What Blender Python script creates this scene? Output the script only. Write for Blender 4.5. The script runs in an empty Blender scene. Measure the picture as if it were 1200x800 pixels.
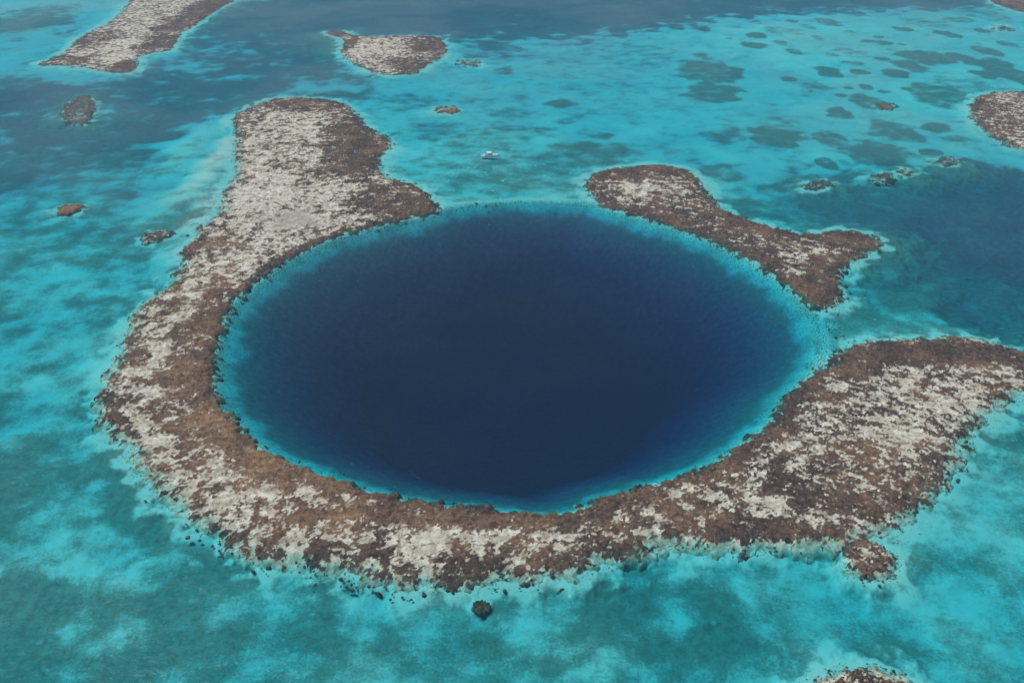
import bpy, bmesh, math, random
import numpy as np
from mathutils import Vector, Matrix

random.seed(7)
rng = np.random.default_rng(11)
R = math.radians
sc = bpy.context.scene
COL = sc.collection

# ------------------------------------------------------------------ camera, sky, sun, exposure
CAM_H, PITCH, FPX = 200.0, R(29.0), 1039.0          # metres above the sea, tilt below the horizon, focal length in photo pixels
cd = bpy.data.cameras.new('camera')
cam = bpy.data.objects.new('camera', cd)
COL.objects.link(cam)
cam.location = (0, 0, CAM_H)
cam.rotation_euler = (R(90) - PITCH, 0, 0)
cd.sensor_width = 36.0
cd.lens = FPX * 36.0 / 1200.0
cd.clip_start, cd.clip_end = 1.0, 40000.0
sc.camera = cam

SUN_EL, SUN_AZ = R(60), R(-68)                       # azimuth measured from +Y (straight ahead) towards +X
w = bpy.data.worlds.new('World'); sc.world = w; w.use_nodes = True
wn, wl = w.node_tree.nodes, w.node_tree.links
sky = wn.new('ShaderNodeTexSky'); sky.sky_type = 'NISHITA'; sky.sun_disc = False
sky.sun_elevation = SUN_EL; sky.sun_rotation = SUN_AZ; sky.altitude = 200
sky.air_density = 1.0; sky.dust_density = 1.2; sky.ozone_density = 1.0
bg = wn['Background']; bg.inputs['Strength'].default_value = 0.09
wl.new(sky.outputs[0], bg.inputs['Color'])

sd_ = bpy.data.lights.new('sun', 'SUN'); sun = bpy.data.objects.new('sun', sd_); COL.objects.link(sun)
sd_.energy = 3.35; sd_.angle = R(0.53); sd_.color = (1.0, 0.975, 0.935)
to_sun = Vector((math.sin(SUN_AZ) * math.cos(SUN_EL), math.cos(SUN_AZ) * math.cos(SUN_EL), math.sin(SUN_EL)))
sun.rotation_euler = to_sun.to_track_quat('Z', 'Y').to_euler()
sun.location = (-60, 100, 400)

sc.view_settings.view_transform = 'Standard'; sc.view_settings.look = 'None'
sc.view_settings.exposure = 0.0; sc.view_settings.gamma = 1.0; sc.view_settings.use_curve_mapping = False
sc.render.engine = 'CYCLES'
cy = sc.cycles
cy.use_denoising = True
cy.max_bounces = 6; cy.volume_bounces = 1; cy.transparent_max_bounces = 8
cy.caustics_reflective = False; cy.caustics_refractive = False

# ------------------------------------------------------------------ survey: photo pixel -> point on the sea plane, in metres
def ground(px, py):
    px = np.asarray(px, float); py = np.asarray(py, float)
    a, b = (px - 600.0) / FPX, (400.0 - py) / FPX
    dz = -math.sin(PITCH) + b * math.cos(PITCH)
    dy = math.cos(PITCH) + b * math.sin(PITCH)
    t = CAM_H / -dz
    return np.stack([a * t, dy * t], -1)

def radii(px, py, rx, ry):
    """An ellipse of rx by ry photo pixels, as it lies on the sea, in metres."""
    c = ground(px, py)
    hx = (ground(px + rx, py)[0] - ground(px - rx, py)[0]) / 2
    hy = (ground(px, py - ry)[1] - ground(px, py + ry)[1]) / 2
    return c, hx, hy

# ------------------------------------------------------------------ noise
def _hash(ix, iy, seed):
    h = (ix.astype(np.int64) * 374761393 + iy.astype(np.int64) * 668265263 + seed * 974634777) & 0xffffffff
    h = ((h ^ (h >> 13)) * 1274126177) & 0xffffffff
    h = ((h ^ (h >> 16)) * 2246822519) & 0xffffffff
    return ((h ^ (h >> 15)) & 0xffffff) / float(0xffffff)

def gnoise(x, y, seed):
    ix, iy = np.floor(x), np.floor(y)
    fx, fy = x - ix, y - iy
    u, v = fx * fx * fx * (fx * (fx * 6 - 15) + 10), fy * fy * fy * (fy * (fy * 6 - 15) + 10)
    def g(ox, oy):
        a = _hash(ix + ox, iy + oy, seed) * 2 * np.pi
        return np.cos(a) * (fx - ox) + np.sin(a) * (fy - oy)
    a = g(0, 0) * (1 - u) + g(1, 0) * u
    b = g(0, 1) * (1 - u) + g(1, 1) * u
    return a * (1 - v) + b * v                       # about -0.7 .. 0.7, sd about 0.25

def fbm(x, y, scale, octaves=4, seed=1, gain=0.5):
    c, s = math.cos(0.6), math.sin(0.6)
    out, amp, tot = 0, 1.0, 0.0
    px, py = x / scale, y / scale
    for k in range(octaves):
        out = out + amp * gnoise(px, py, seed + 17 * k)
        tot += amp * amp
        amp *= gain
        px, py = (c * px - s * py) * 2.03 + 3.7, (s * px + c * py) * 2.03 - 1.9
    return out / (0.25 * math.sqrt(tot))             # unit variance

def cdf(z): return 1 / (1 + np.exp(-1.65 * z))       # near-uniform 0..1
def smooth(a, b, x):
    t = np.clip((x - a) / (b - a), 0, 1)
    return t * t * (3 - 2 * t)

def poly_sd(X, Y, P):
    """Signed distance to a closed outline in metres, positive inside."""
    X = X.astype(np.float32); Y = Y.astype(np.float32)
    d2 = np.full(X.shape, 1e18, np.float32); ins = np.zeros(X.shape, bool)
    for (ax, ay), (bx, by) in zip(P, np.roll(P, -1, 0)):
        ex, ey = bx - ax, by - ay
        t = np.clip(((X - ax) * ex + (Y - ay) * ey) / max(ex * ex + ey * ey, 1e-9), 0, 1)
        d2 = np.minimum(d2, (X - ax - t * ex) ** 2 + (Y - ay - t * ey) ** 2)
        if ay != by:
            ins ^= ((ay > Y) != (by > Y)) & (X < ex * (Y - ay) / ey + ax)
    d = np.sqrt(d2)
    return np.where(ins, d, -d)

def smooth_outline(px, n=3):
    P = ground(np.array([p[0] for p in px]), np.array([p[1] for p in px]))
    for _ in range(n):                               # corner cutting
        Q = np.roll(P, -1, 0)
        P = np.stack([0.75 * P + 0.25 * Q, 0.25 * P + 0.75 * Q], 1).reshape(-1, 2)
        if len(P) > 400: break
    return P

# ------------------------------------------------------------------ traced outlines
CRESCENT = [(297,123),(321,115),(360,114),(400,119),(413,130),(424,145),(444,157),(461,167),(440,184),(442,199),(454,209),(476,213),(498,224),(512,242),
 (501,250),(467,255),(420,268),(400,272),(358,288),(324,307),(297,329),(273,344),(260,368),(251,395),(246,418),(245,449),(248,472),(267,486),(283,506),
 (304,525),(337,540),(354,546),(400,563),(440,575),(501,586),(562,592),(609,600),(663,600),(675,607),(681,593),(724,576),(764,564),(800,557),(834,544),
 (861,529),(898,503),(917,486),(922,466),(948,446),(975,429),(989,412),(1019,402),(1043,398),(1097,400),(1124,394),(1158,400),(1200,413),(1240,427),
 (1275,445),(1270,462),(1235,466),(1195,455),(1176,464),(1158,479),(1134,496),(1120,520),(1117,540),(1097,562),(1067,587),(1050,606),(1029,618),
 (999,627),(982,631),(948,633),(911,635),(878,631),(840,633),(800,632),(785,630),(758,632),(724,646),(704,648),(673,660),(636,671),(602,667),(569,671),
 (548,678),(528,676),(481,678),(444,669),(400,658),(371,654),(324,650),(290,640),(262,622),(230,600),(204,580),(184,560),(166,536),(147,506),(127,493),
 (123,462),(129,439),(148,418),(152,390),(162,368),(175,349),(205,335),(208,321),(222,307),(212,294),(232,280),(235,264),(262,249),(262,230),(268,216),
 (280,206),(276,175),(279,152),(272,136)]
FISHTAIL = [(690,209),(704,201),(737,195),(771,193),(800,197),(814,206),(824,223),(841,243),(867,255),(915,270),(942,275),(975,272),(1002,269),(1033,281),
 (1016,293),(989,309),(975,321),(982,338),(979,353),(965,357),(945,349),(931,334),(911,320),(894,309),(867,293),(834,278),(800,265),(754,251),(710,240),
 (694,229)]
NORTHWEST = [(37,76),(74,64),(98,40),(135,24),(152,0),(172,-16),(215,-34),(290,-40),(330,-30),(300,-14),(275,0),(250,13),(229,29),(209,40),(202,60),
 (172,61),(157,71),(160,84),(135,85),(111,81),(81,76)]
NORTH = [(381,38),(397,35),(410,40),(418,42),(450,43),(485,41),(514,43),(523,53),(518,67),(502,73),(488,84),(467,88),(441,86),(420,76),(404,67),(399,60),
 (406,51),(401,44),(388,40)]
EAST = [(1137,123),(1151,110),(1171,107),(1200,107),(1240,112),(1265,140),(1240,178),(1200,176),(1175,166),(1154,151),(1141,137)]
NORTHEAST = [(1158,0),(1175,7),(1200,15),(1245,20),(1290,8),(1260,-10),(1200,-14),(1165,-7)]
ISLETS = {  # small reefs: outline, label
 'west':  ([(77,125),(90,112),(105,112),(112,122),(108,137),(98,146),(85,144),(72,137)], 'small purplish brown reef in the dark channel near the pale reef tip'),
 'spot':  ([(70,246),(73,240),(87,239),(97,241),(91,245),(81,250),(71,251)], 'tiny orange brown reef ringed by a pale halo in teal shallows'),
 'chip':  ([(168,275),(178,270),(190,267),(204,271),(192,278),(182,279),(172,285)], 'flat grey brown reef scrap just off the outer edge of the crescent'),
 'pearl': ([(508,128),(516,124),(532,124),(539,128),(530,133),(515,132)], 'small oval speckled reef alone in open water beyond the white boat'),
 'sliver':([(533,72),(541,69),(558,70),(564,75),(556,78),(543,76)], 'thin grey reef sliver just beside the flat topped oval reef'),
 'knob':  ([(1006,632),(1018,630),(1021,636),(1031,641),(1043,650),(1042,664),(1027,670),(1011,666),(999,661),(998,646),(1003,638)], 'knob shaped reef almost touching the lower right edge of the crescent reef'),
 'lump':  ([(558,703),(562,701),(566,702),(568,706),(566,710),(561,711),(558,707)], 'small dark lump of reef alone in pale shallows below the crescent'),
 'foot':  ([(962,806),(974,793),(1003,788),(1030,789),(1050,793),(1065,803),(1060,822),(1012,830),(970,820)], 'ragged reef top cut by the bottom edge of the picture'),
 'eye':   ([(1030,122),(1036,119),(1047,121),(1049,126),(1039,127),(1031,126)], 'tiny brown reef among round dark seagrass patches'),
 'twin':  ([(1022,206),(1032,201),(1044,202),(1049,208),(1036,212),(1024,211)], 'low grey speckled reef with two smaller reefs up and to its right'),
 'mate':  ([(1049,201),(1057,195),(1069,198),(1070,204),(1058,206)], 'smallest grey reef, between two other low speckled reefs'),
 'ring':  ([(1097,187),(1108,182),(1122,183),(1128,189),(1114,194),(1102,192)], 'low dark speckled reef nearest the big pale reef at the frame edge'),
 'bean':  ([(941,217),(952,211),(972,210),(979,215),(962,220),(946,222)], 'low brown reef beside a dark seagrass patch left of the speckled reefs'),
 'disc':  ([(1162,31),(1172,28),(1186,30),(1190,34),(1176,36),(1165,34)], 'dark reddish brown oval reef near the upper corner of the bay'),
}
HOLE = [(515,243),(545,236),(600,233),(650,233),(692,234),(712,243),(754,254),(800,268),(834,281),(867,296),(894,312),(911,323),(931,337),(942,352),(954,364),
 (963,380),(967,400),(965,416),(956,434),(940,450),(920,468),(914,487),(894,504),(858,531),(832,546),(800,560),(764,567),(724,579),(690,592),(663,603),
 (609,602),(562,595),(501,589),(440,578),(400,566),(354,549),(337,542),(304,526),(284,508),(268,488),(250,472),(247,449),(248,418),(253,395),(262,368),
 (275,345),(299,330),(326,308),(360,290),(402,273),(422,269),(467,257),(501,252)]
OUT = {k: smooth_outline(v) for k, v in dict(crescent=CRESCENT, fishtail=FISHTAIL, northwest=NORTHWEST, north=NORTH, east=EAST, northeast=NORTHEAST).items()}
for k, v in ISLETS.items(): OUT[k] = smooth_outline(v[0])
HOLE_P = smooth_outline(HOLE)
SUNK = {'twin': 0.95, 'mate': 0.95, 'ring': 1.0, 'bean': 1.0, 'disc': 1.1, 'sliver': 0.8, 'eye': 0.75, 'chip': 0.55, 'lump': 1.25, 'pearl': 0.42, 'west': 0.6, 'spot': 0.2}   # how far these lie lower in the water

# ------------------------------------------------------------------ mesh + material helpers
def mesh_from_grid(name, X, Y, Z, mat, attrs=None, keep=None):
    ny, nx = X.shape
    idx = np.arange(ny * nx).reshape(ny, nx)
    q = np.stack([idx[:-1, :-1], idx[:-1, 1:], idx[1:, 1:], idx[1:, :-1]], -1).reshape(-1, 4)
    if keep is not None:
        k = keep[:-1, :-1] | keep[:-1, 1:] | keep[1:, 1:] | keep[1:, :-1]
        q = q[k.reshape(-1)]
    used = np.unique(q)
    remap = np.full(ny * nx, -1, np.int64); remap[used] = np.arange(len(used))
    q = remap[q]
    co = np.stack([X.reshape(-1)[used], Y.reshape(-1)[used], Z.reshape(-1)[used]], -1).astype(np.float32)
    me = bpy.data.meshes.new(name)
    me.vertices.add(len(co)); me.vertices.foreach_set('co', co.reshape(-1))
    me.loops.add(q.size); me.loops.foreach_set('vertex_index', q.reshape(-1).astype(np.int32))
    me.polygons.add(len(q)); me.polygons.foreach_set('loop_start', (np.arange(len(q)) * 4).astype(np.int32))
    me.update(calc_edges=True); me.validate()
    me.polygons.foreach_set('use_smooth', np.ones(len(me.polygons), bool))
    for an, av in (attrs or {}).items():
        a = me.attributes.new(an, 'FLOAT', 'POINT')
        a.data.foreach_set('value', av.reshape(-1)[used].astype(np.float32))
    me.materials.append(mat)
    o = bpy.data.objects.new(name, me); COL.objects.link(o)
    return o

class Nodes:
    def __init__(s, name):
        s.m = bpy.data.materials.new(name); s.m.use_nodes = True
        s.t = s.m.node_tree; s.t.nodes.clear()
        s.out = s.n('ShaderNodeOutputMaterial')
    def n(s, t, **kw):
        x = s.t.nodes.new(t)
        for k, v in kw.items(): setattr(x, k, v)
        return x
    def link(s, a, b): s.t.links.new(a, b)
    def val(s, sock, v):
        if hasattr(v, 'links'): s.link(v, sock)
        else: sock.default_value = v
    def attr(s, n): return s.n('ShaderNodeAttribute', attribute_name=n).outputs['Fac']
    def math(s, op, a, b=0.0, c=None):
        x = s.n('ShaderNodeMath', operation=op)
        s.val(x.inputs[0], a); s.val(x.inputs[1], b)
        if c is not None: s.val(x.inputs[2], c)
        return x.outputs[0]
    def ramp(s, f, lo, hi, a=0.0, b=1.0):
        x = s.n('ShaderNodeMapRange', interpolation_type='SMOOTHSTEP')
        s.val(x.inputs[0], f)
        for i, v in zip((1, 2, 3, 4), (lo, hi, a, b)): s.val(x.inputs[i], v)
        return x.outputs[0]
    def mix(s, f, a, b):
        x = s.n('ShaderNodeMix', data_type='RGBA')
        s.val(x.inputs[0], f)
        for i, v in ((6, a), (7, b)):
            if hasattr(v, 'links'): s.link(v, x.inputs[i])
            else: x.inputs[i].default_value = (*v, 1)
        return x.outputs[2]
    def pos(s): return s.n('ShaderNodeNewGeometry').outputs['Position']
    def noise(s, p, scale, detail=3, rough=0.55, dist=0.0):
        x = s.n('ShaderNodeTexNoise'); s.link(p, x.inputs['Vector'])
        x.inputs['Scale'].default_value = scale; x.inputs['Detail'].default_value = detail
        x.inputs['Roughness'].default_value = rough; x.inputs['Distortion'].default_value = dist
        return x.outputs[0]
    def bsdf(s, col, rough=0.9, spec=0.2, normal=None):
        b = s.n('ShaderNodeBsdfPrincipled')
        s.val(b.inputs['Base Color'], col if hasattr(col, 'links') else (*col, 1))
        s.val(b.inputs['Roughness'], rough); b.inputs['Specular IOR Level'].default_value = spec
        if normal is not None: s.link(normal, b.inputs['Normal'])
        s.link(b.outputs[0], s.out.inputs['Surface'])
        return b
    def bump(s, h, strength, dist):
        x = s.n('ShaderNodeBump'); x.inputs['Strength'].default_value = strength; x.inputs['Distance'].default_value = dist
        s.link(h, x.inputs['Height']); return x.outputs[0]

def mat_seabed():
    s = Nodes('sand_and_seagrass'); p = s.pos()
    flat = s.n('ShaderNodeVectorMath', operation='MULTIPLY'); s.link(p, flat.inputs[0]); flat.inputs[1].default_value = (1, 1, 0)
    p = flat.outputs[0]
    veg_and_gloom, rub = s.attr('veg_and_gloom'), s.attr('rubble')
    n1, n2 = s.noise(p, 0.11, 5, 0.62, 0.6), s.noise(p, 0.55, 4, 0.65)
    f = s.math('ADD', veg_and_gloom, s.math('MULTIPLY', s.math('SUBTRACT', n1, 0.5), 0.5))
    f = s.math('ADD', f, s.math('MULTIPLY', s.math('SUBTRACT', n2, 0.5), 0.5))
    n3 = s.noise(p, 0.30, 5, 0.72)
    f = s.math('ADD', f, s.math('MULTIPLY', s.math('SUBTRACT', n3, 0.5), 0.75))
    n6 = s.noise(p, 1.1, 4, 0.7)
    f = s.math('ADD', f, s.math('MULTIPLY', s.math('SUBTRACT', n6, 0.5), 0.5))
    f = s.ramp(f, 0.14, 0.86)
    sand = s.mix(n1, (0.66, 0.67, 0.60), (0.46, 0.49, 0.42))
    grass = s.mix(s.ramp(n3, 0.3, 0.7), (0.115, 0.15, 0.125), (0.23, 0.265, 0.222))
    c = s.mix(f, sand, grass)  # grass colour also stands in for the dark of deep water
    g = s.ramp(s.math('ADD', rub, s.math('MULTIPLY', s.math('SUBTRACT', s.noise(p, 1.1, 3, 0.55), 0.5), 2.4)), 0.66, 0.78)
    c = s.mix(g, c, (0.075, 0.06, 0.052))
    v = s.n('ShaderNodeTexVoronoi'); s.link(p, v.inputs['Vector']); v.inputs['Scale'].default_value = 0.16
    sep = s.n('ShaderNodeSeparateColor'); s.link(v.outputs['Color'], sep.inputs[0])
    dot = s.math('MULTIPLY', s.ramp(v.outputs['Distance'], 0.10, 0.17, 1, 0), s.ramp(sep.outputs[0], 0.62, 0.64))
    c = s.mix(s.math('MULTIPLY', dot, s.attr('specks')), c, (0.92, 0.91, 0.84))
    s.bsdf(c, 1.0, 0.0)
    return s.m

def mat_reef():
    s = Nodes('coral_and_sand'); p = s.pos()
    cor, warm = s.attr('coral'), s.attr('warm')
    n1, n2, n3 = s.noise(p, 0.22, 5, 0.65), s.noise(p, 0.75, 5, 0.75), s.noise(p, 0.42, 5, 0.8, 0.4)
    n4 = s.noise(p, 0.6, 4, 0.8)
    f = s.math('ADD', cor, s.math('MULTIPLY', s.math('SUBTRACT', n2, 0.5), 2.4))
    f = s.ramp(f, 0.30, 0.66)
    n5 = s.ramp(n3, 0.34, 0.66)
    dark = s.mix(n5, (0.029, 0.023, 0.020), (0.118, 0.083, 0.068))  # deepest tone paints in small sharp shadows among the coral
    light = s.mix(n5, (0.108, 0.068, 0.043), (0.36, 0.222, 0.125))
    brown = s.mix(warm, dark, light)
    brown = s.mix(s.ramp(n4, 0.57, 0.68), brown, s.mix(warm, (0.27, 0.235, 0.19), (0.46, 0.36, 0.25)))
    sand = s.mix(s.ramp(n1, 0.3, 0.7), (0.79, 0.77, 0.64), (0.40, 0.365, 0.265))
    sand = s.mix(s.ramp(n3, 0.46, 0.66), sand, (0.25, 0.215, 0.15))
    c = s.mix(f, sand, brown)
    c = s.mix(s.math('MULTIPLY', s.attr('silt'), 0.75), c, (0.255, 0.235, 0.205))
    s.bsdf(c, 0.95, 0.1, s.bump(n2, 1.0, 0.8))
    return s.m

def mat_head():
    s = Nodes('coral_boulder'); p = s.pos()
    n = s.noise(p, 0.9, 4, 0.7)
    s.bsdf(s.mix(n, (0.045, 0.038, 0.034), (0.17, 0.13, 0.10)), 0.95, 0.1)
    return s.m

def mat_water():
    s = Nodes('sea_water'); p = s.pos()
    n = s.math('ADD', s.noise(p, 0.45, 4, 0.6), s.math('MULTIPLY', s.noise(p, 0.035, 2, 0.5), 1.5))
    nm = s.bump(n, 0.8, 0.8)
    cloud_sheen = s.ramp(s.noise(p, 0.0045, 4, 0.55, 1.0), 0.36, 0.66, 0.20, 0.62)   # sky reflection varied in patches, standing in for mirrored clouds
    fr = s.n('ShaderNodeFresnel'); fr.inputs['IOR'].default_value = 1.33; s.link(nm, fr.inputs['Normal'])
    gl = s.n('ShaderNodeBsdfGlossy'); gl.inputs['Roughness'].default_value = 0.16; s.link(nm, gl.inputs['Normal'])
    tr = s.n('ShaderNodeBsdfTransparent')
    mx = s.n('ShaderNodeMixShader'); s.link(s.math('MULTIPLY', fr.outputs[0], cloud_sheen), mx.inputs[0])
    s.link(tr.outputs[0], mx.inputs[1]); s.link(gl.outputs[0], mx.inputs[2])
    s.link(mx.outputs[0], s.out.inputs['Surface'])
    # clear tropical water: red goes first, blue last, and what is scattered back is blue
    SA, SS = (0.310, 0.0360, 0.0145), (0.0035, 0.0030, 0.0028)
    ab = s.n('ShaderNodeVolumeAbsorption'); vs = s.n('ShaderNodeVolumeScatter'); ad = s.n('ShaderNodeAddShader')
    da = max(SA) * 1.25; ab.inputs['Density'].default_value = da
    ab.inputs['Color'].default_value = (*[1 - a / da for a in SA], 1)
    ds = max(SS); vs.inputs['Density'].default_value = ds; vs.inputs['Color'].default_value = (*[a / ds for a in SS], 1)
    s.link(ab.outputs[0], ad.inputs[0]); s.link(vs.outputs[0], ad.inputs[1]); s.link(ad.outputs[0], s.out.inputs['Volume'])
    s.m.cycles.homogeneous_volume = True
    return s.m

M_SEABED, M_REEF, M_HEAD, M_WATER = mat_seabed(), mat_reef(), mat_head(), mat_water()

# ------------------------------------------------------------------ seabed: how deep, how much seagrass and painted deep-water dark (ellipses in photo pixels: x, y, rx, ry, value, weight)
WARP = [None]
def lay(F, X, Y, blobs, soft=0.55, ragged=None):
    """Lay soft ragged ellipses one over the other: F goes to each blob's value inside it."""
    wx, wy = WARP[0]
    for b in blobs:
        px, py, rx, ry, v = b[:5]; wt = b[5] if len(b) > 5 else 1.0; sf = b[6] if len(b) > 6 else soft
        c, hx, hy = radii(px, py, rx, ry)
        k = (ragged or (0.15 if py < 300 else 0.27)) * min(hx, hy * 0.8)
        r = np.sqrt(((X + wx * k - c[0]) / hx) ** 2 + ((Y + wy * k - c[1]) / hy) ** 2)
        m = 1 - smooth(1 - sf, 1 + sf * 0.6, r)
        F = F + (v - F) * m * wt
    return F

# length of water, down and back up along the line of sight, that sunlit sand is seen through
PATH = [
 (60,350,190,150,11), (60,560,200,120,8.5), (150,720,330,110,8), (600,740,300,80,8.5), (900,720,260,90,10), (1130,640,150,180,8),
 (1080,540,80,60,6.5), (1180,520,60,60,7),
 (60,180,180,60,19), (150,120,190,45,24), (60,130,120,30,22), (330,70,120,45,23), (300,40,140,40,22), (420,105,120,24,19), (60,45,120,45,15), (20,110,70,16,30),
 (560,10,320,34,30), (760,8,220,18,30), (1000,-2,260,14,24), (330,15,90,22,26), (660,100,210,66,14), (760,70,120,40,15), (560,55,60,14,20),
 (960,60,190,50,8.5), (1000,40,150,26,7.5), (870,100,110,45,13), (1120,60,120,50,10), (1060,150,140,50,10), (900,170,130,45,11), (830,170,80,30,14),
 (570,190,130,40,8.5), (700,185,70,26,12), (640,215,60,18,8),
 (1110,255,190,62,31), (1180,220,90,45,31), (1170,300,110,70,33), (1130,350,110,45,25), (1040,340,70,44,13), (1060,375,60,22,12), (960,245,90,26,14), (1000,235,90,24,22),
 (230,230,60,70,6.5), (120,215,90,26,15), (225,165,28,34,7.5), (120,290,130,55,11), (240,290,30,40,6), (205,345,40,50,6.5), (140,400,50,60,7.5), (130,520,40,60,8),
 (1000,130,40,24,9), (590,262,150,16,9,0.6), (600,236,110,9,5), (258,180,20,55,3.0), (242,243,24,36,3.2), (225,285,14,18,3.5), (600,665,60,14,4.5),
]
VEG_AND_GLOOM = [
 (60,380,140,90,0.55), (40,300,110,40,0.6), (30,230,70,24,0.5), (90,330,80,30,0.5), (110,420,60,40,0.45), (20,450,45,40,0.65),
 (118,545,44,42,0.95,1,0.35), (60,590,60,30,0.6), (175,620,50,36,0.9), (225,665,60,36,0.95), (40,685,62,48,0.95,1,0.35), (60,770,80,40,0.85), (190,740,50,40,0.9),
 (240,720,90,40,0.75), (130,750,24,18,0.9), (370,745,42,18,0.9), (470,735,70,40,0.65), (520,770,60,26,0.6), (440,700,50,22,0.5), (300,690,60,30,0.7), (340,780,60,26,0.5),
 (690,690,60,26,0.85), (745,704,34,20,0.9), (640,715,50,18,0.6), (850,720,110,60,0.85), (870,760,70,30,0.9), (800,760,70,34,0.8), (760,660,60,16,0.5), (960,700,80,50,0.45),
 (900,670,70,24,0.6), (1075,760,46,16,0.8), (1050,580,60,34,0.3), (1120,610,50,60,0.35), (1150,580,34,26,0.5), (1150,720,70,70,0.4), (1170,650,34,20,0.5),
 (570,190,90,28,0.5), (600,205,70,18,0.65), (640,195,60,20,0.6), (520,180,30,12,0.4), (700,175,60,14,0.8), (510,150,40,12,0.6), (600,150,60,12,0.5),
 (250,215,12,26,0.5), (200,215,40,40,0.25), (170,330,24,30,0.7), (140,360,30,20,0.8), (220,270,16,12,0.5), (200,300,30,26,0.35), (150,450,20,40,0.5),
 (1040,350,60,26,0.7), (1075,345,40,14,0.9), (1020,372,60,16,0.7), (1080,375,50,14,0.6), (1160,335,50,30,0.9), (1120,270,110,40,0.7),
 (24,26,60,12,0.9,1,0.3), (50,12,40,8,0.7), (20,92,40,8,0.7), (30,50,30,5,0.1), (110,200,90,14,0.5), (90,180,100,16,0.8), (60,210,40,10,0.6),
 (870,265,40,14,0.5), (870,240,50,14,0.7), (1140,100,50,14,0.5), (930,245,60,14,0.6), (900,140,60,14,0.3), (740,60,60,16,0.4), (760,120,80,20,0.25), (660,85,130,40,0.30,0.6,0.8), (1110,255,170,60,0.95,0.8,0.8), (1150,310,90,50,1.0,0.8,0.8), (655,118,20,6,0.95),  # the two broad right-hand patches darken the floor in place of deeper water
 (590,80,12,5,0.7), (560,115,40,6,0.4), (665,138,12,4,0.6), (705,155,14,5,0.6), (600,130,36,8,0.5), (540,160,40,9,0.5), (470,155,30,6,0.4), (480,118,40,10,0.5),
]
BARE = [(50,400,45,16,.05),(81,375,30,14,.08),(50,503,40,18,.05),(128,334,26,14,.05),(60,445,50,18,.1),(30,480,26,14,.1),(80,548,26,10,0),(92,580,30,14,0),(34,636,60,18,-.05),(95,640,44,20,-.1),
 (112,672,24,12,-.05),(145,676,20,22,-.05),(74,720,22,14,-.05),(142,729,24,10,-.05),(98,760,12,14,0),(74,790,24,14,-.05),(500,748,30,12,0),(535,792,30,12,0),(590,732,40,14,0),(636,745,30,10,0),
 (668,782,40,14,0),(742,775,34,20,-.1),(790,712,26,12,-.05),(420,728,30,10,0),(434,794,30,10,0),(806,716,14,14,-.05),(900,792,50,14,-.05),(975,768,60,16,-.1),(935,682,44,14,.1),(1090,690,50,20,.15),
 (1190,640,30,40,.15),(1100,740,60,14,.2),(1160,520,50,40,.1),(30,330,50,10,.1),(20,270,40,12,.1),(250,60,50,18,.1),(60,318,30,8,.15)]
# round seagrass patches on the bright flat, read off an enlargement of the upper right of the photo
for zx, zy, rx, ry, v in [(255,120,35,10,.85),(350,105,55,16,.5),(245,153,45,10,.8),(340,145,20,8,.6),(390,175,28,10,.65),(70,187,25,7,.6),(505,243,42,20,1),(615,245,30,10,.8),
  (365,267,27,9,.8),(110,315,95,32,.85),(90,240,110,40,.8),(465,295,50,22,.55),(635,297,25,9,.8),(650,350,55,28,.85),(545,385,50,18,.95),(340,405,45,14,.5),(335,462,84,36,1),
  (505,470,60,30,.7),(680,525,112,44,.95),(740,445,82,38,.8),(875,435,52,18,.9),(505,557,40,20,.95),(400,560,40,16,.5),(480,637,56,22,.9),(130,585,82,32,.75),(640,660,90,30,.9),
  (865,520,40,12,.8),(900,330,92,46,.8),(840,195,80,25,.95),(790,225,50,22,.95),(740,250,40,16,.95),(975,200,42,22,1),(1065,175,40,17,.9),(1090,212,45,16,.9),(1045,253,42,14,1),
  (1140,250,62,45,.9),(905,112,30,8,.85),(950,122,30,8,.85),(845,75,72,16,.5),(765,98,30,8,.8),(1040,103,25,8,.8),(510,75,40,14,.7),(590,40,40,12,.6),(165,130,12,4,.6),
  (380,70,22,6,.7),(440,90,18,8,.5),(585,108,22,6,.5),(470,128,22,6,.6),(700,145,30,8,.7),(650,140,28,6,.6),(560,172,30,12,.5),(525,187,22,6,.6),(695,200,24,6,.8),(620,180,26,6,.4),
  (680,125,18,5,.7),(590,215,34,8,.5),(700,312,24,6,.7),(575,300,16,6,.7),(550,325,20,6,.7),(350,245,40,8,.3),(760,150,16,4,.8),(725,170,18,5,.6),(470,35,60,14,.6),(660,25,40,8,.6),
  (860,30,30,8,.8),(740,48,24,5,.5),(960,65,60,10,.5),(1060,50,70,20,.5),(1130,150,30,10,.6),(150,460,80,30,.6),(1000,370,60,20,.3),(960,480,60,20,.5),(450,600,28,10,.6)]:
    VEG_AND_GLOOM.append((800 + zx / 2.9625, zy / 2.9625, rx / 2.9625 * 1.08, ry / 2.9625 * 1.1, v * (1.15 if ry < 13 else 0.95), 1, 0.22))
RUBBLE = [(115,172,34,6,.62),(155,171,22,5,.6),(115,196,22,5,.6),(180,192,16,4,.5),(200,145,26,6,.4),(645,70,13,3.5,.7),(1118,160,34,5,.6),(568,246,34,6,.62),(975,378,16,12,.6),
 (985,362,10,8,.55),(408,84,10,4,.6),(382,86,12,3,.5),(125,12,18,6,.3),(1030,8,30,5,.3),(60,250,14,5,.55),(55,268,16,4,.5),(330,655,40,9,.55),(280,640,30,12,.6),(250,615,28,14,.55),
 (410,672,60,9,.55),(520,684,50,6,.55),(205,580,20,18,.5),(620,670,40,8,.5),(700,655,40,7,.5),(1085,585,26,18,.55),(1115,545,16,18,.5),(1046,668,10,10,.5),(1190,462,20,6,.4),
 (250,240,16,20,.45),(222,310,10,16,.5),(1056,628,20,9,.45)]

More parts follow.
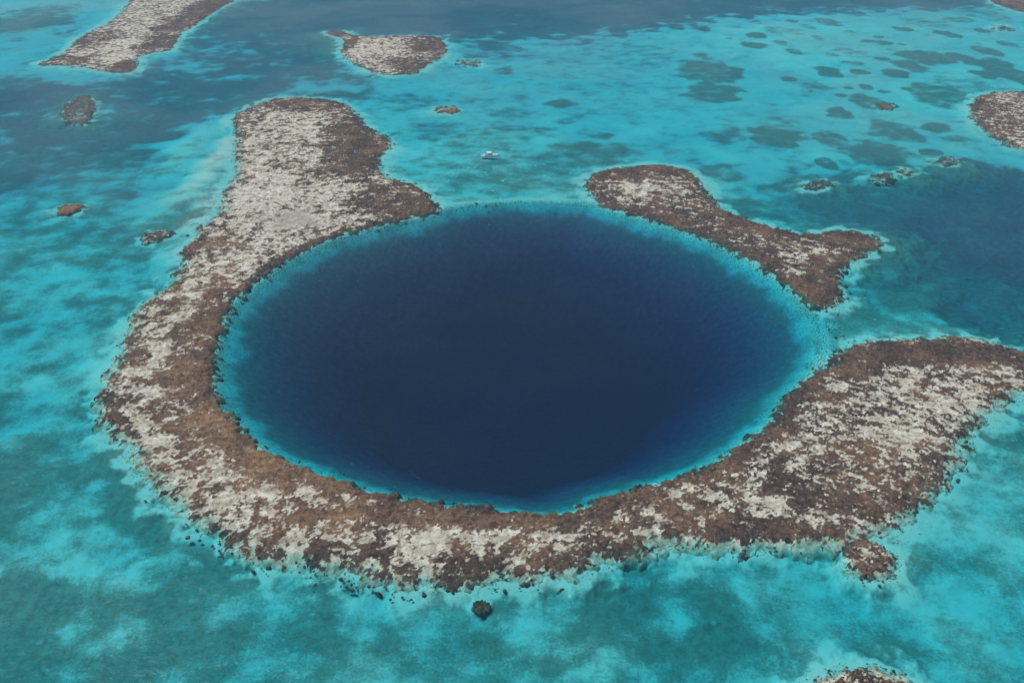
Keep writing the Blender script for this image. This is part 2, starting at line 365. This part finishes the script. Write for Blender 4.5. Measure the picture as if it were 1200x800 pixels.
def seabed_fields(X, Y):
    wx, wy = fbm(X, Y, 26, 4, 5), fbm(X, Y, 26, 4, 9)
    WARP[0] = (wx, wy)
    path = np.full(X.shape, 11.0)
    path = lay(path, X, Y, PATH, 0.75)
    path = path * np.exp(0.12 * fbm(X, Y, 45, 5, 21))
    veg_and_gloom = 0.22 + 0.26 * (cdf(1.3 * fbm(X, Y, 55, 4, 31)) - 0.35)
    veg_and_gloom = veg_and_gloom * (1 - 0.45 * smooth(500, 800, Y)) + 0.40 * smooth(640, 420, Y) + 0.22 * smooth(20, -160, X) * smooth(760, 480, Y) + 0.80 * smooth(14, 23, path)  # last term paints deep floor darker in place of more depth
    veg_and_gloom = lay(veg_and_gloom, X, Y, VEG_AND_GLOOM, 0.5)
    veg_and_gloom = lay(veg_and_gloom, X, Y, [(b[0], b[1], b[2] * 1.25, b[3] * 1.2, b[4], 0.48) for b in BARE], 1.2, 0.8)
    veg_and_gloom = veg_and_gloom + 0.14 * fbm(X, Y, 16, 4, 41)
    rub = lay(np.zeros(X.shape), X, Y, RUBBLE, 0.8)
    near = np.full(X.shape, -1e9, np.float32)
    for key, P in OUT.items():
        dip = 6.0 if key in SUNK else 0.0
        lo, hi = P.min(0) - 80, P.max(0) + 80
        k = (X > lo[0]) & (X < hi[0]) & (Y > lo[1]) & (Y < hi[1])
        near[k] = np.maximum(near[k], poly_sd(X[k], Y[k], P) - dip)
    n = fbm(X, Y, 9, 4, 51)
    fringe = 4.2 + 5.0 * smooth(-1, -20 - 0.012 * Y, near + 2.2 * n) + 0.8 * n
    a = smooth(-21 - 1.6 * np.clip(path - 12, 0, 25), -3, near + 5 * n + 5 * fbm(X, Y, 40, 2, 57))                # pale shallow fringe around every reef
    path = path + (np.minimum(path, fringe * 1.0) - path) * a
    veg_and_gloom = veg_and_gloom * (1 - 0.85 * smooth(-12, -3, near + 3.5 * n))
    rub = np.maximum(rub, 0.52 * smooth(-9, -0.5, near + 3 * n))
    # the sunlit water a point is seen through: straight down at the sun's slant, back up towards someone flying where the photo was taken
    slant = np.sqrt(X * X + Y * Y + CAM_H ** 2) / CAM_H
    depth = path / (1.15 + np.minimum(slant, 9.0))
    hs = np.full(X.shape, -1e9, np.float32)
    lo, hi = HOLE_P.min(0) - 60, HOLE_P.max(0) + 60
    k = (X > lo[0]) & (X < hi[0]) & (Y > lo[1]) & (Y < hi[1])
    hs[k] = poly_sd(X[k], Y[k], HOLE_P) + 0.35 * n[k]
    hs = np.where(hs > 0, hs * (1 - 0.18 * np.clip(np.abs(X - 4) / 165, 0, 1) ** 2), hs)   # the ledge is widest to the left and right
    ledge = np.interp(hs, [-14, -3, 0, 2, 5, 9, 14, 20, 28, 40, 60, 75], [0, 0.0, 0.7, 1.9, 3.9, 6.0, 8.8, 12.5, 17.5, 26, 42, 62])
    depth = np.maximum(depth, ledge)
    veg_and_gloom = veg_and_gloom * (1 - smooth(-8, 2, hs)) + (0.40 + 0.08 * fbm(X, Y, 22, 3, 63)) * smooth(-1, 2, hs) + 0.95 * smooth(5, 20, hs + 0.8 * n)   # half-dark ledge; dark painted down the wall so the deep fades to navy
    rub = np.maximum(rub, (0.60 - 0.16 * smooth(1, 5, hs)) * smooth(-5, -1, hs) * (1 - smooth(5, 15, hs)))
    depth = np.where(near > 0, np.maximum(depth, np.minimum(0.5 + near * 0.2, 1.8)), depth)
    specks = np.clip(lay(np.full(X.shape, 0.15), X, Y, [(600,200,110,36,1), (690,680,80,30,.8), (200,640,60,40,.6), (1000,660,40,16,.8), (1060,380,60,20,.7), (250,150,30,60,.6)], 0.7), 0, 1)
    return -np.maximum(depth, 0.25), veg_and_gloom, rub, specks

def ladder(a, b, n, f):
    """n values from a to b, spaced in proportion to f."""
    t = np.linspace(a, b, 4000); c = np.concatenate([[0], np.cumsum(1 / f((t[1:] + t[:-1]) / 2) * np.diff(t))])
    return np.interp(np.linspace(0, c[-1], n), c, t)

ys = np.concatenate([[-9000, -3000, -900, -250, 0, 60], ladder(110, 2000, 900, lambda y: y * y + 320 ** 2), [2300, 2800, 3600, 5000, 9000]])
ss = np.concatenate([[-5, -2.4, -1.3, -0.95], np.linspace(-0.72, 0.72, 1000), [0.95, 1.3, 2.4, 5]])
Yg = np.repeat(ys[:, None], len(ss), 1)
Xg = ss[None, :] * (np.clip(Yg, 0, 2000) * 0.92 + 80)
Zg, veg_and_gloom, rub, spk = seabed_fields(Xg, Yg)
seabed = mesh_from_grid('seabed', Xg, Yg, Zg, M_SEABED, dict(veg_and_gloom=veg_and_gloom, rubble=rub, specks=spk))
seabed['kind'] = 'structure'; seabed['label'] = 'pale sand and seagrass sea floor dropping into the round blue hole'

bm = bmesh.new(); bmesh.ops.create_cube(bm, size=1.0)
bmesh.ops.scale(bm, vec=(17000, 17600, 80), verts=bm.verts); bmesh.ops.translate(bm, vec=(0, 0, -40), verts=bm.verts)
me = bpy.data.meshes.new('water'); bm.to_mesh(me); bm.free(); me.materials.append(M_WATER)
water = bpy.data.objects.new('water', me); COL.objects.link(water)
water['kind'] = 'structure'; water['label'] = 'clear turquoise sea turning navy over the blue hole'

# ------------------------------------------------------------------ thin sea haze
hz = Nodes('sea_haze'); pv = hz.n('ShaderNodeVolumePrincipled')
pv.inputs['Color'].default_value = (0.58, 0.77, 1.0, 1); pv.inputs['Density'].default_value = 0.00010; pv.inputs['Anisotropy'].default_value = 0.0
hz.link(pv.outputs[0], hz.out.inputs['Volume']); hz.m.cycles.homogeneous_volume = True
bm = bmesh.new(); bmesh.ops.create_cube(bm, size=1.0)
bmesh.ops.scale(bm, vec=(19400, 19400, 290), verts=bm.verts); bmesh.ops.translate(bm, vec=(0, 0, -81 + 145), verts=bm.verts)
me = bpy.data.meshes.new('haze'); bm.to_mesh(me); bm.free(); me.materials.append(hz.m)
haze = bpy.data.objects.new('haze', me); COL.objects.link(haze); haze['kind'] = 'stuff'; haze['label'] = 'thin pale sea haze over the lagoon'

# ------------------------------------------------------------------ reefs: each a mesh of its own that breaks the surface
CORAL = {  # how much of the flat is coral (rest is bare sand): x, y, rx, ry, share
 'crescent': (0.50, [
  (325,160,60,45,0.34),(310,190,45,30,0.30),(305,235,60,30,0.22),(350,225,60,30,0.28),(400,235,50,12,0.32),(330,215,50,14,0.15),(400,165,34,44,0.92),(425,180,26,30,0.95),(360,122,60,9,0.85),
  (300,140,16,14,0.5),(345,175,40,24,0.42),(345,195,40,10,0.5),(450,232,50,18,0.88),(480,240,40,14,0.95),(340,258,40,12,0.15),(395,222,30,8,0.25),
  (285,290,40,26,0.5),(330,282,40,16,0.38),(265,312,34,16,0.30),(235,285,20,16,0.8),(225,340,24,12,0.28),(200,360,16,12,0.85),(205,378,24,16,0.30),(250,345,24,16,0.85),(235,380,24,40,0.88),
  (190,420,22,20,0.34),(160,420,18,14,0.75),(145,470,18,34,0.62),(178,475,22,24,0.22),(215,450,30,40,0.9),(240,440,20,30,0.97),(210,510,30,16,0.32),(160,512,18,12,0.4),(240,500,50,24,0.92),
  (290,540,60,22,0.9),(340,560,70,20,0.93),(250,545,44,16,0.45),(230,570,40,18,0.42),(300,585,60,14,0.42),(350,592,50,12,0.4),(280,615,50,22,0.45),(380,625,60,24,0.48),(330,635,60,14,0.4),
  (440,600,90,18,0.92),(560,610,90,16,0.92),(640,612,60,14,0.88),(490,640,34,18,0.18),(440,640,20,18,0.72),(545,660,30,16,0.85),(560,635,30,10,0.4),(600,630,30,10,0.5),(640,628,30,9,0.25),
  (640,655,50,12,0.85),(690,632,34,10,0.45),(720,620,60,30,0.86),(760,590,70,24,0.85),(745,592,22,6,0.4),(790,620,34,12,0.5),(800,600,60,22,0.78),
  (840,580,50,20,0.5),(890,560,60,26,0.55),(870,610,70,12,0.85),(900,622,90,10,0.92),(930,540,60,28,0.55),(880,585,50,10,0.3),(900,600,26,8,0.22),(960,500,70,40,0.46),(1010,470,80,34,0.48),
  (1040,540,60,30,0.58),(990,590,60,14,0.8),(1040,590,40,14,0.85),(1090,480,60,40,0.42),(1150,445,50,18,0.5),(1135,480,40,14,0.3),(1060,515,30,20,0.28),(1105,530,26,24,0.62),
  (1060,412,100,14,0.95),(1140,412,60,14,0.93),(1180,420,40,12,0.9),(1000,430,26,16,0.85),(960,460,24,16,0.8),(920,500,22,18,0.8),(1005,618,18,8,0.3),(1170,455,30,8,0.6)]),
 'fishtail': (0.82, [(765,222,56,18,0.5),(745,225,26,12,0.3),(800,235,30,12,0.55),(720,205,30,8,0.92),(920,322,26,10,0.3),(925,300,18,8,0.5),(965,292,16,7,0.35),(880,282,30,8,0.6),
  (950,335,30,14,0.97),(1000,280,34,12,0.9),(890,262,40,8,0.95),(830,255,20,18,0.7)]),
 'northwest': (0.5, [(160,40,50,24,0.38),(190,10,50,20,0.42),(135,60,40,18,0.32),(215,25,24,18,0.9),(250,5,26,16,0.95),(190,50,24,12,0.9),(150,78,22,9,0.95),(90,68,26,9,0.75),(60,74,24,6,0.8),(115,45,26,10,0.75),
  (100,62,14,6,0.4),(190,-24,60,14,0.5)]),
 'north': (0.55, [(440,52,28,9,0.32),(425,60,22,12,0.3),(460,64,30,10,0.4),(505,52,26,12,0.92),(395,38,18,5,0.95),(480,75,40,9,0.85),(410,52,8,10,0.85),(440,80,26,6,0.5)]),
 'east': (0.60, [(1150,125,22,18,0.85),(1190,125,30,14,0.5),(1180,150,30,12,0.62)]),
 'northeast': (0.85, []),
 'west': (0.85, [(92,136,12,5,0.5)]), 'spot': (0.92, []), 'chip': (0.75, []), 'pearl': (0.6, [(531,129,6,4,.9)]), 'sliver': (0.5, []), 'knob': (0.55, [(1024,653,14,11,0.35),(1012,634,12,5,0.9)]),
 'lump': (0.9, []), 'foot': (0.46, []), 'eye': (0.9, []), 'twin': (0.55, []), 'mate': (0.5, []), 'ring': (0.6, []), 'bean': (0.7, []), 'disc': (0.97, []),
}
WARM = [(330,545,110,40,1.0),(250,490,60,50,0.75),(225,420,50,60,0.6),(420,600,110,30,0.8),(560,615,100,24,0.5),(240,330,60,60,0.5),(640,630,60,30,0.35),(760,600,70,40,0.4),(1050,570,60,40,0.45),
 (82,245,14,7,1.0),(90,128,20,16,0.35),(360,170,60,50,0.2),(940,320,30,20,0.15),(1150,430,60,20,0.3),(1060,520,40,30,0.5),(1039,123,9,4,0.7),(531,128,6,4,0.8)]
SILT = [(340,258,40,12,0.9),(310,250,24,8,0.4)]
STEP = {'crescent': 0.75, 'fishtail': 0.85, 'northwest': 1.6, 'north': 1.3, 'east': 1.3, 'northeast': 2.2}
LABELS = {
 'crescent': 'long crescent shaped brown and white coral reef wrapped around the blue hole',
 'fishtail': 'brown coral reef with a forked fish tail at the far rim of the hole',
 'northwest': 'long pale reef with a brown edge running out of the upper left corner',
 'north': 'flat topped oval reef with a pale middle and thin brown tail, beyond the blue hole',
 'east': 'grey mottled round ended reef cut by the right edge of the picture',
 'northeast': 'dark purplish reef strip crossing the upper right corner',
}
for k, v in ISLETS.items(): LABELS[k] = v[1]
def build_reef(key):
    P = OUT[key]; step = STEP.get(key, 0.5 if P[:, 1].mean() < 480 else 0.9)
    small = key in ISLETS
    lo, hi = P.min(0) - 14, P.max(0) + 14
    x = np.arange(lo[0], hi[0], step); y = np.arange(lo[1], hi[1], step)
    X, Y = np.meshgrid(x, y)
    jx, jy = rng.uniform(-0.3, 0.3, X.shape) * step, rng.uniform(-0.3, 0.3, X.shape) * step
    X, Y = X + jx, Y + jy
    s = poly_sd(X, Y, P)
    WARP[0] = (fbm(X, Y, 14, 3, 5), fbm(X, Y, 14, 3, 9))
    far = 1 + np.clip((P[:, 1].mean() - 400) / 600, 0, 1.2)
    s = s + (0.7 * far ** 2 * fbm(X, Y, 4.0 * far, 4, 71, 0.7) if small else 1.5 * fbm(X, Y, 8 * far, 5, 71, 0.7))
    base, blobs = CORAL[key]
    D = lay(np.full(X.shape, base), X, Y, blobs, 0.55)
    hs = poly_sd(X, Y, HOLE_P) if key in ('crescent', 'fishtail') else None
    if hs is not None: D = np.maximum(D, 0.95 * (1 - smooth(3, 11, -hs + 2 * fbm(X, Y, 10, 3, 77))))
    D = D + 0.12 * smooth(-1, 2, s) * (1 - smooth(2, 7, s)) - 0.30 * smooth(0, -4, s)
    g = smooth(60, 130, X)                           # on the eastern flat the sand lies in streaks
    U, V = 0.80 * X - 0.60 * Y, 0.60 * X + 0.80 * Y
    N = (1 - g) * fbm(X, Y, 7.5, 5, 81, 0.92) + g * fbm(U / 1.7, V, 4.6, 5, 82, 0.9)
    D = D + 0.04 * g; N = cdf(N + fbm(X, Y, 30, 2, 83) * 0.25)
    rise = smooth(-0.16, 0.16, D - N); cor = smooth(-0.32, 0.32, D - N)
    lump = np.clip(0.5 + 0.55 * fbm(X, Y, 3.2, 3, 91, 0.8), 0, 2.0)
    bed = np.interp(s, [-14, -9, -6, -3.5, -1, 0.6, 3, 9], [-14.0, -8.0, -3.0, -1.4, -0.8, -0.45, -0.2, 0.08] if not small else [-14.0, -7.0, -4.0, -2.1, -0.6, 0.0, 0.05, 0.08])
    if hs is not None: bed = bed - 4.0 * smooth(0.5, 5.0, hs + 1.6 * fbm(X, Y, 5, 3, 73))
    Z = bed + rise * lump * np.interp(s, [-7, -3, 1, 4, 10], [0.35, 0.55, 0.75, 0.6, 0.38]) + 0.02 * fbm(X, Y, 3, 2, 95)
    if key in SUNK: Z = Z - SUNK[key]
    else: Z = np.where(s > (1.5 if small else 6.0), np.maximum(Z, 0.035), Z)
    if hs is not None: Z = np.where((hs > -8) & (hs < -1.5) & (s > 1.0), np.maximum(Z, 0.035), Z)
    warm = np.clip(lay(np.full(X.shape, 0.14), X, Y, WARM, 0.8) + 0.18 * fbm(X, Y, 18, 3, 97), 0, 1)
    silt = np.clip(lay(np.zeros(X.shape), X, Y, SILT, 0.8), 0, 1) * cdf(0.9 * fbm(X, Y, 8, 4, 99) + 0.8)
    o = mesh_from_grid('coral_reef', X, Y, Z, M_REEF, dict(coral=cor, warm=warm, silt=silt), keep=s > (-0.8 if key in SUNK else -6 if small else -10))
    o['label'] = LABELS[key]; o['category'] = 'reef'
    if small: o['group'] = 'small reefs scattered in the lagoon'
    return o
for key in OUT: build_reef(key)

# ------------------------------------------------------------------ coral heads: dark knolls standing in the shallows off the reefs
def head_mesh(seed):
    bm = bmesh.new(); bmesh.ops.create_icosphere(bm, subdivisions=3, radius=1.0)
    for v in bm.verts:
        d = v.co.normalized()
        k = 1 + 0.20 * float(fbm(np.array([d.x * 3 + seed * 9.1]), np.array([d.y * 3 + d.z * 2.3]), 1.0, 3, seed)[0])
        v.co = Vector((d.x * k, d.y * k * 0.9, d.z * k * 0.8))
    for f in bm.faces: f.smooth = True
    me = bpy.data.meshes.new('coral_boulder'); bm.to_mesh(me); bm.free(); me.materials.append(M_HEAD)
    return me
HEADS = [head_mesh(i + 1) for i in range(5)]
def sample_along(px_line, n, spread):
    """n points scattered to either side of a line traced in the photo."""
    P = ground(np.array([p[0] for p in px_line]), np.array([p[1] for p in px_line]))
    L = np.concatenate([[0], np.cumsum(np.hypot(*np.diff(P, axis=0).T))])
    t = rng.uniform(0, L[-1], n)
    x, y = np.interp(t, L, P[:, 0]), np.interp(t, L, P[:, 1])
    return x + rng.normal(0, spread, n), y + rng.normal(0, spread, n)
FIELDS = [
 (HOLE[34:48], 60, 3.0, (0.5, 1.3), 'small dark coral head on the turquoise ledge along the near rim of the blue hole', 'coral heads along the near rim of the hole'),
 ([(945,352),(962,362),(978,378),(986,398),(975,424),(950,443)], 26, 5.0, (0.7, 1.5), 'small dark coral head in the gap between fish tail reef and crescent reef', 'coral heads in the gap beside the fish tail reef'),
 ([(190,575),(230,608),(262,632),(290,650),(324,664),(371,672),(400,674)], 34, 4.0, (0.7, 1.9), 'dark coral head in pale shallows off the lower left side of the crescent reef', 'coral heads off the lower left of the crescent'),
 ([(400,672),(444,680),(481,688),(528,684),(560,682),(602,676),(636,678)], 40, 2.6, (0.7, 1.7), 'dark coral head in pale shallows off the bottom of the crescent reef', 'coral heads off the bottom of the crescent'),
 ([(673,666),(704,654),(724,652),(758,638),(800,638),(878,637),(948,639)], 30, 1.8, (0.6, 1.5), 'dark coral head just off the straight lower edge of the crescent reef', 'coral heads off the lower right of the crescent'),
 ([(1050,614),(1067,595),(1097,570),(1122,545),(1124,520),(1138,500)], 24, 2.6, (0.7, 1.6), 'dark coral head off the turquoise right side of the crescent reef', 'coral heads off the right of the crescent'),
 ([(545,240),(560,243),(575,247),(590,244)], 16, 5.0, (0.7, 1.6), 'dark coral head on the far turquoise rim of the blue hole', 'coral heads on the far rim of the hole'),
 ([(967,795),(990,787),(1015,785),(1040,788),(1062,797)], 16, 1.6, (0.5, 1.1), 'dark coral head beside the reef cut by the bottom edge', 'coral heads beside the bottom reef'),
 ([(1000,668),(1030,676),(1048,664),(1044,645)], 14, 2.0, (0.5, 1.2), 'dark coral head around the knob shaped reef', 'coral heads around the knob shaped reef'),
]
heads_xy = []
for line, n, spread, (r0, r1), label, group in FIELDS:
    hx, hy = sample_along(line, n, spread)
    hz = seabed_fields(hx[:, None], hy[:, None])[0][:, 0]
    for x, y, z in zip(hx, hy, hz):
        r = random.uniform(r0, r1) * (0.24 + 0.34 * random.random())
        if z < -6: continue
        o = bpy.data.objects.new('coral_boulder', random.choice(HEADS)); COL.objects.link(o)
        h = r * random.uniform(0.7, 1.0); o.location = (x, y, max(z + 0.2 * h, -0.95 - h) if random.random() < 0.9 else 0.06 - h * random.uniform(0.8, 1.0)); o.rotation_euler = (0, 0, random.uniform(0, 6.28)); o.scale = (r, r * random.uniform(0.75, 1.2), h)
        o['label'] = label; o['category'] = 'coral'; o['group'] = group

# ------------------------------------------------------------------ the dive boat
def paint(name, col, rough=0.4, spec=0.5):
    s = Nodes(name); p = s.pos()
    n = s.noise(p, 3.0, 4, 0.6)
    s.bsdf(s.mix(n, col, tuple(c * 0.86 for c in col)), rough, spec)
    return s.m
M_WHITE, M_GREY, M_DARK, M_BLUE = paint('white_gelcoat', (0.90, 0.90, 0.90)), paint('grey_deck', (0.55, 0.54, 0.52), 0.7), paint('dark_vinyl', (0.04, 0.03, 0.035), 0.6), paint('dark_hull_bottom', (0.03, 0.05, 0.09), 0.5)
M_RED = paint('maroon_canvas', (0.22, 0.04, 0.05), 0.8)
M_GLASS, M_METAL = paint('tinted_windshield', (0.03, 0.035, 0.04), 0.1), paint('aluminium_tube', (0.45, 0.42, 0.43), 0.35)

def part(name, bm, mat, parent, bevel=0.0):
    bmesh.ops.recalc_face_normals(bm, faces=bm.faces)
    me = bpy.data.meshes.new(name); bm.to_mesh(me); bm.free(); me.materials.append(mat)
    o = bpy.data.objects.new(name, me); COL.objects.link(o); o.parent = parent
    if bevel:
        b = o.modifiers.new('bevel', 'BEVEL'); b.width = bevel; b.segments = 2; b.limit_method = 'ANGLE'
    return o
def box(bm, c, s, taper=1.0):
    m = bmesh.ops.create_cube(bm, size=1.0)['verts']
    for v in m:
        k = taper if v.co.z > 0 else 1.0
        v.co = Vector((c[0] + v.co.x * s[0] * k, c[1] + v.co.y * s[1] * k, c[2] + v.co.z * s[2]))
def tube(bm, a, b, r, seg=8):
    a, b = Vector(a), Vector(b); d = b - a
    m = bmesh.ops.create_cone(bm, cap_ends=True, segments=seg, radius1=r, radius2=r, depth=d.length)['verts']
    q = d.to_track_quat('Z', 'Y').to_matrix().to_4x4(); q.translation = (a + b) / 2
    bmesh.ops.transform(bm, matrix=q, verts=m)
def loft(bm, rings, close=True):
    vs = [[bm.verts.new(p) for p in r] for r in rings]
    for A, B in zip(vs, vs[1:]):
        n = len(A)
        for i in range(n if close else n - 1):
            bm.faces.new((A[i], A[(i + 1) % n], B[(i + 1) % n], B[i]))
    if close:
        bm.faces.new(vs[0]); bm.faces.new(list(reversed(vs[-1])))

def make_boat():
    root = bpy.data.objects.new('dive_boat', None); COL.objects.link(root)
    root['label'] = 'white open motor boat with a small canopy floating beyond the blue hole'; root['category'] = 'boat'
    L, st = 12.0, []
    for t in np.linspace(0, 1, 15):                  # hull sections from the stern to the bow
        x = -L / 2 + L * t
        bw = 1.75 * (1 - max(0, (t - 0.45) / 0.55) ** 2.4) ** 0.9 + 0.03
        top = 1.05 + 0.75 * t ** 2.2; keel = -0.55 + 0.75 * max(0, (t - 0.7) / 0.3) ** 2
        st.append((x + 0.5 * t ** 6, bw, top, keel))
    bm = bmesh.new(); rings = []
    for x, bw, top, keel in st:
        fl = 0.80
        rings.append([(x, -bw, top), (x, -bw * 0.97, top * 0.5), (x, -bw * fl, 0.02), (x, 0, keel), (x, bw * fl, 0.02), (x, bw * 0.97, top * 0.5), (x, bw, top), (x, bw * 0.88, top), (x, bw * 0.86, top - 0.55), (x, -bw * 0.86, top - 0.55), (x, -bw * 0.88, top)])
    loft(bm, rings); hull = part('hull', bm, M_WHITE, root)
    bm = bmesh.new()
    loft(bm, [[(x, -bw * fl - 0.01, 0.10), (x, -bw * fl * 0.5, (keel) * 0.5 - 0.02), (x, 0, keel - 0.03), (x, bw * fl * 0.5, keel * 0.5 - 0.02), (x, bw * fl + 0.01, 0.10)] for x, bw, top, keel in st[:12] for fl in (0.815,)])
    part('hull_bottom', bm, M_BLUE, hull)
    bm = bmesh.new()
    for (x, bw, top, k), (x2, bw2, top2, k2) in zip(st, st[1:]):
        for s_ in (-1, 1): tube(bm, (x, s_ * bw, top + 0.02), (x2, s_ * bw2, top2 + 0.02), 0.05, 6)
    part('rub_rail', bm, M_WHITE, hull)
    bm = bmesh.new()                                 # raised foredeck
    loft(bm, [[(x, -bw * 0.86, top - 0.10), (x, bw * 0.86, top - 0.10), (x, bw * 0.75, top + 0.12), (x, -bw * 0.75, top + 0.12)] for x, bw, top, k in st[7:14]])
    part('foredeck', bm, M_WHITE, root)
    bm = bmesh.new(); box(bm, (3.0, 0, 1.55), (1.0, 1.1, 0.16)); part('deck_hatch', bm, M_DARK, root, 0.04)
    bm = bmesh.new(); box(bm, (-0.6, 0, 1.25), (1.6, 1.5, 1.3), 0.86); con = part('console', bm, M_WHITE, root, 0.06)
    bm = bmesh.new()
    loft(bm, [[(0.35, y, 1.85), (0.05, y, 2.5), (0.0, y, 2.5), (0.30, y, 1.85)] for y in (-0.72, 0.72)]); part('windshield', bm, M_GLASS, con)
    bm = bmesh.new(); m = bmesh.ops.create_cone(bm, cap_ends=True, segments=20, radius1=0.22, radius2=0.22, depth=0.05)['verts']
    bmesh.ops.transform(bm, matrix=Matrix.Translation((-1.45, 0.3, 1.6)) @ Matrix.Rotation(R(70), 4, 'Y'), verts=m); part('steering_wheel', bm, M_DARK, con)
    bm = bmesh.new(); nx = 8                         # cambered hardtop canopy
    top = [[(-2.9 + 3.6 * i / nx, -1.45 + 2.9 * j / 6, 3.05 + 0.16 * (1 - ((j - 3) / 3) ** 2) + 0.05 * (i / nx)) for j in range(7)] for i in range(nx + 1)]
    loft(bm, [r + [(a, b, c - 0.10) for a, b, c in reversed(r)] for r in top]); can = part('canopy', bm, M_WHITE, root)
    bm = bmesh.new()
    loft(bm, [[(x, -1.43, 2.93), (x, 1.43, 2.93), (x, 1.43, 2.955), (x, -1.43, 2.955)] for x in (-2.86, 0.66)]); part('canopy_lining', bm, M_RED, can)
    for sx, tx in ((-3.3, -2.6), (0.9, 0.3)):
        for sy in (-1, 1):
            bm = bmesh.new(); tube(bm, (sx, sy * 1.42, 0.6), (tx, sy * 1.3, 3.05), 0.07); tube(bm, (sx + (tx - sx) * .5, sy * 1.36, 1.8), (tx + (0.6 if sx < 0 else -0.6), sy * 1.3, 3.02), 0.05)
            part('canopy_post', bm, M_METAL, root)
    for y in (-1.25, 1.25):
        bm = bmesh.new(); box(bm, (-2.5, y, 0.85), (3.0, 0.42, 0.5)); b = part('bench', bm, M_GREY, root, 0.04)
        bm = bmesh.new(); box(bm, (-2.5, y, 1.14), (2.9, 0.40, 0.08)); part('cushion', bm, M_DARK, b, 0.03)
    bm = bmesh.new(); box(bm, (-6.45, 0, 0.35), (0.9, 2.6, 0.12)); part('swim_platform', bm, M_WHITE, root, 0.03)
    for y in (-0.55, 0.55):
        bm = bmesh.new(); box(bm, (-6.75, y, 1.35), (0.62, 0.5, 0.75), 0.8); e = part('outboard_motor', bm, M_WHITE, root, 0.1)
        bm = bmesh.new(); box(bm, (-6.7, y, 0.35), (0.30, 0.16, 1.4)); part('motor_leg', bm, M_WHITE, e, 0.03)
        bm = bmesh.new(); box(bm, (-6.78, y, 1.10), (0.64, 0.52, 0.10)); part('cowl_band', bm, M_DARK, e, 0.02)
    bm = bmesh.new()                                 # bow rail
    pr = [(x, bw * 0.9, top) for x, bw, top, k in st[8:15]]
    for s_ in (-1, 1):
        for (a, b, c), (d, e, f) in zip(pr, pr[1:]):
            tube(bm, (a, s_ * b, c + 0.55), (d, s_ * e, f + 0.55), 0.03, 6); tube(bm, (a, s_ * b, c), (a, s_ * b, c + 0.55), 0.025, 6)
    part('bow_rail', bm, M_METAL, root)
    return root
boat = make_boat()
bx, by = ground(575, 183.5)
boat.location = (bx, by, 0.0); boat.rotation_euler = (0, 0, R(-4)); boat.scale = (1.06, 1.06, 1.06)
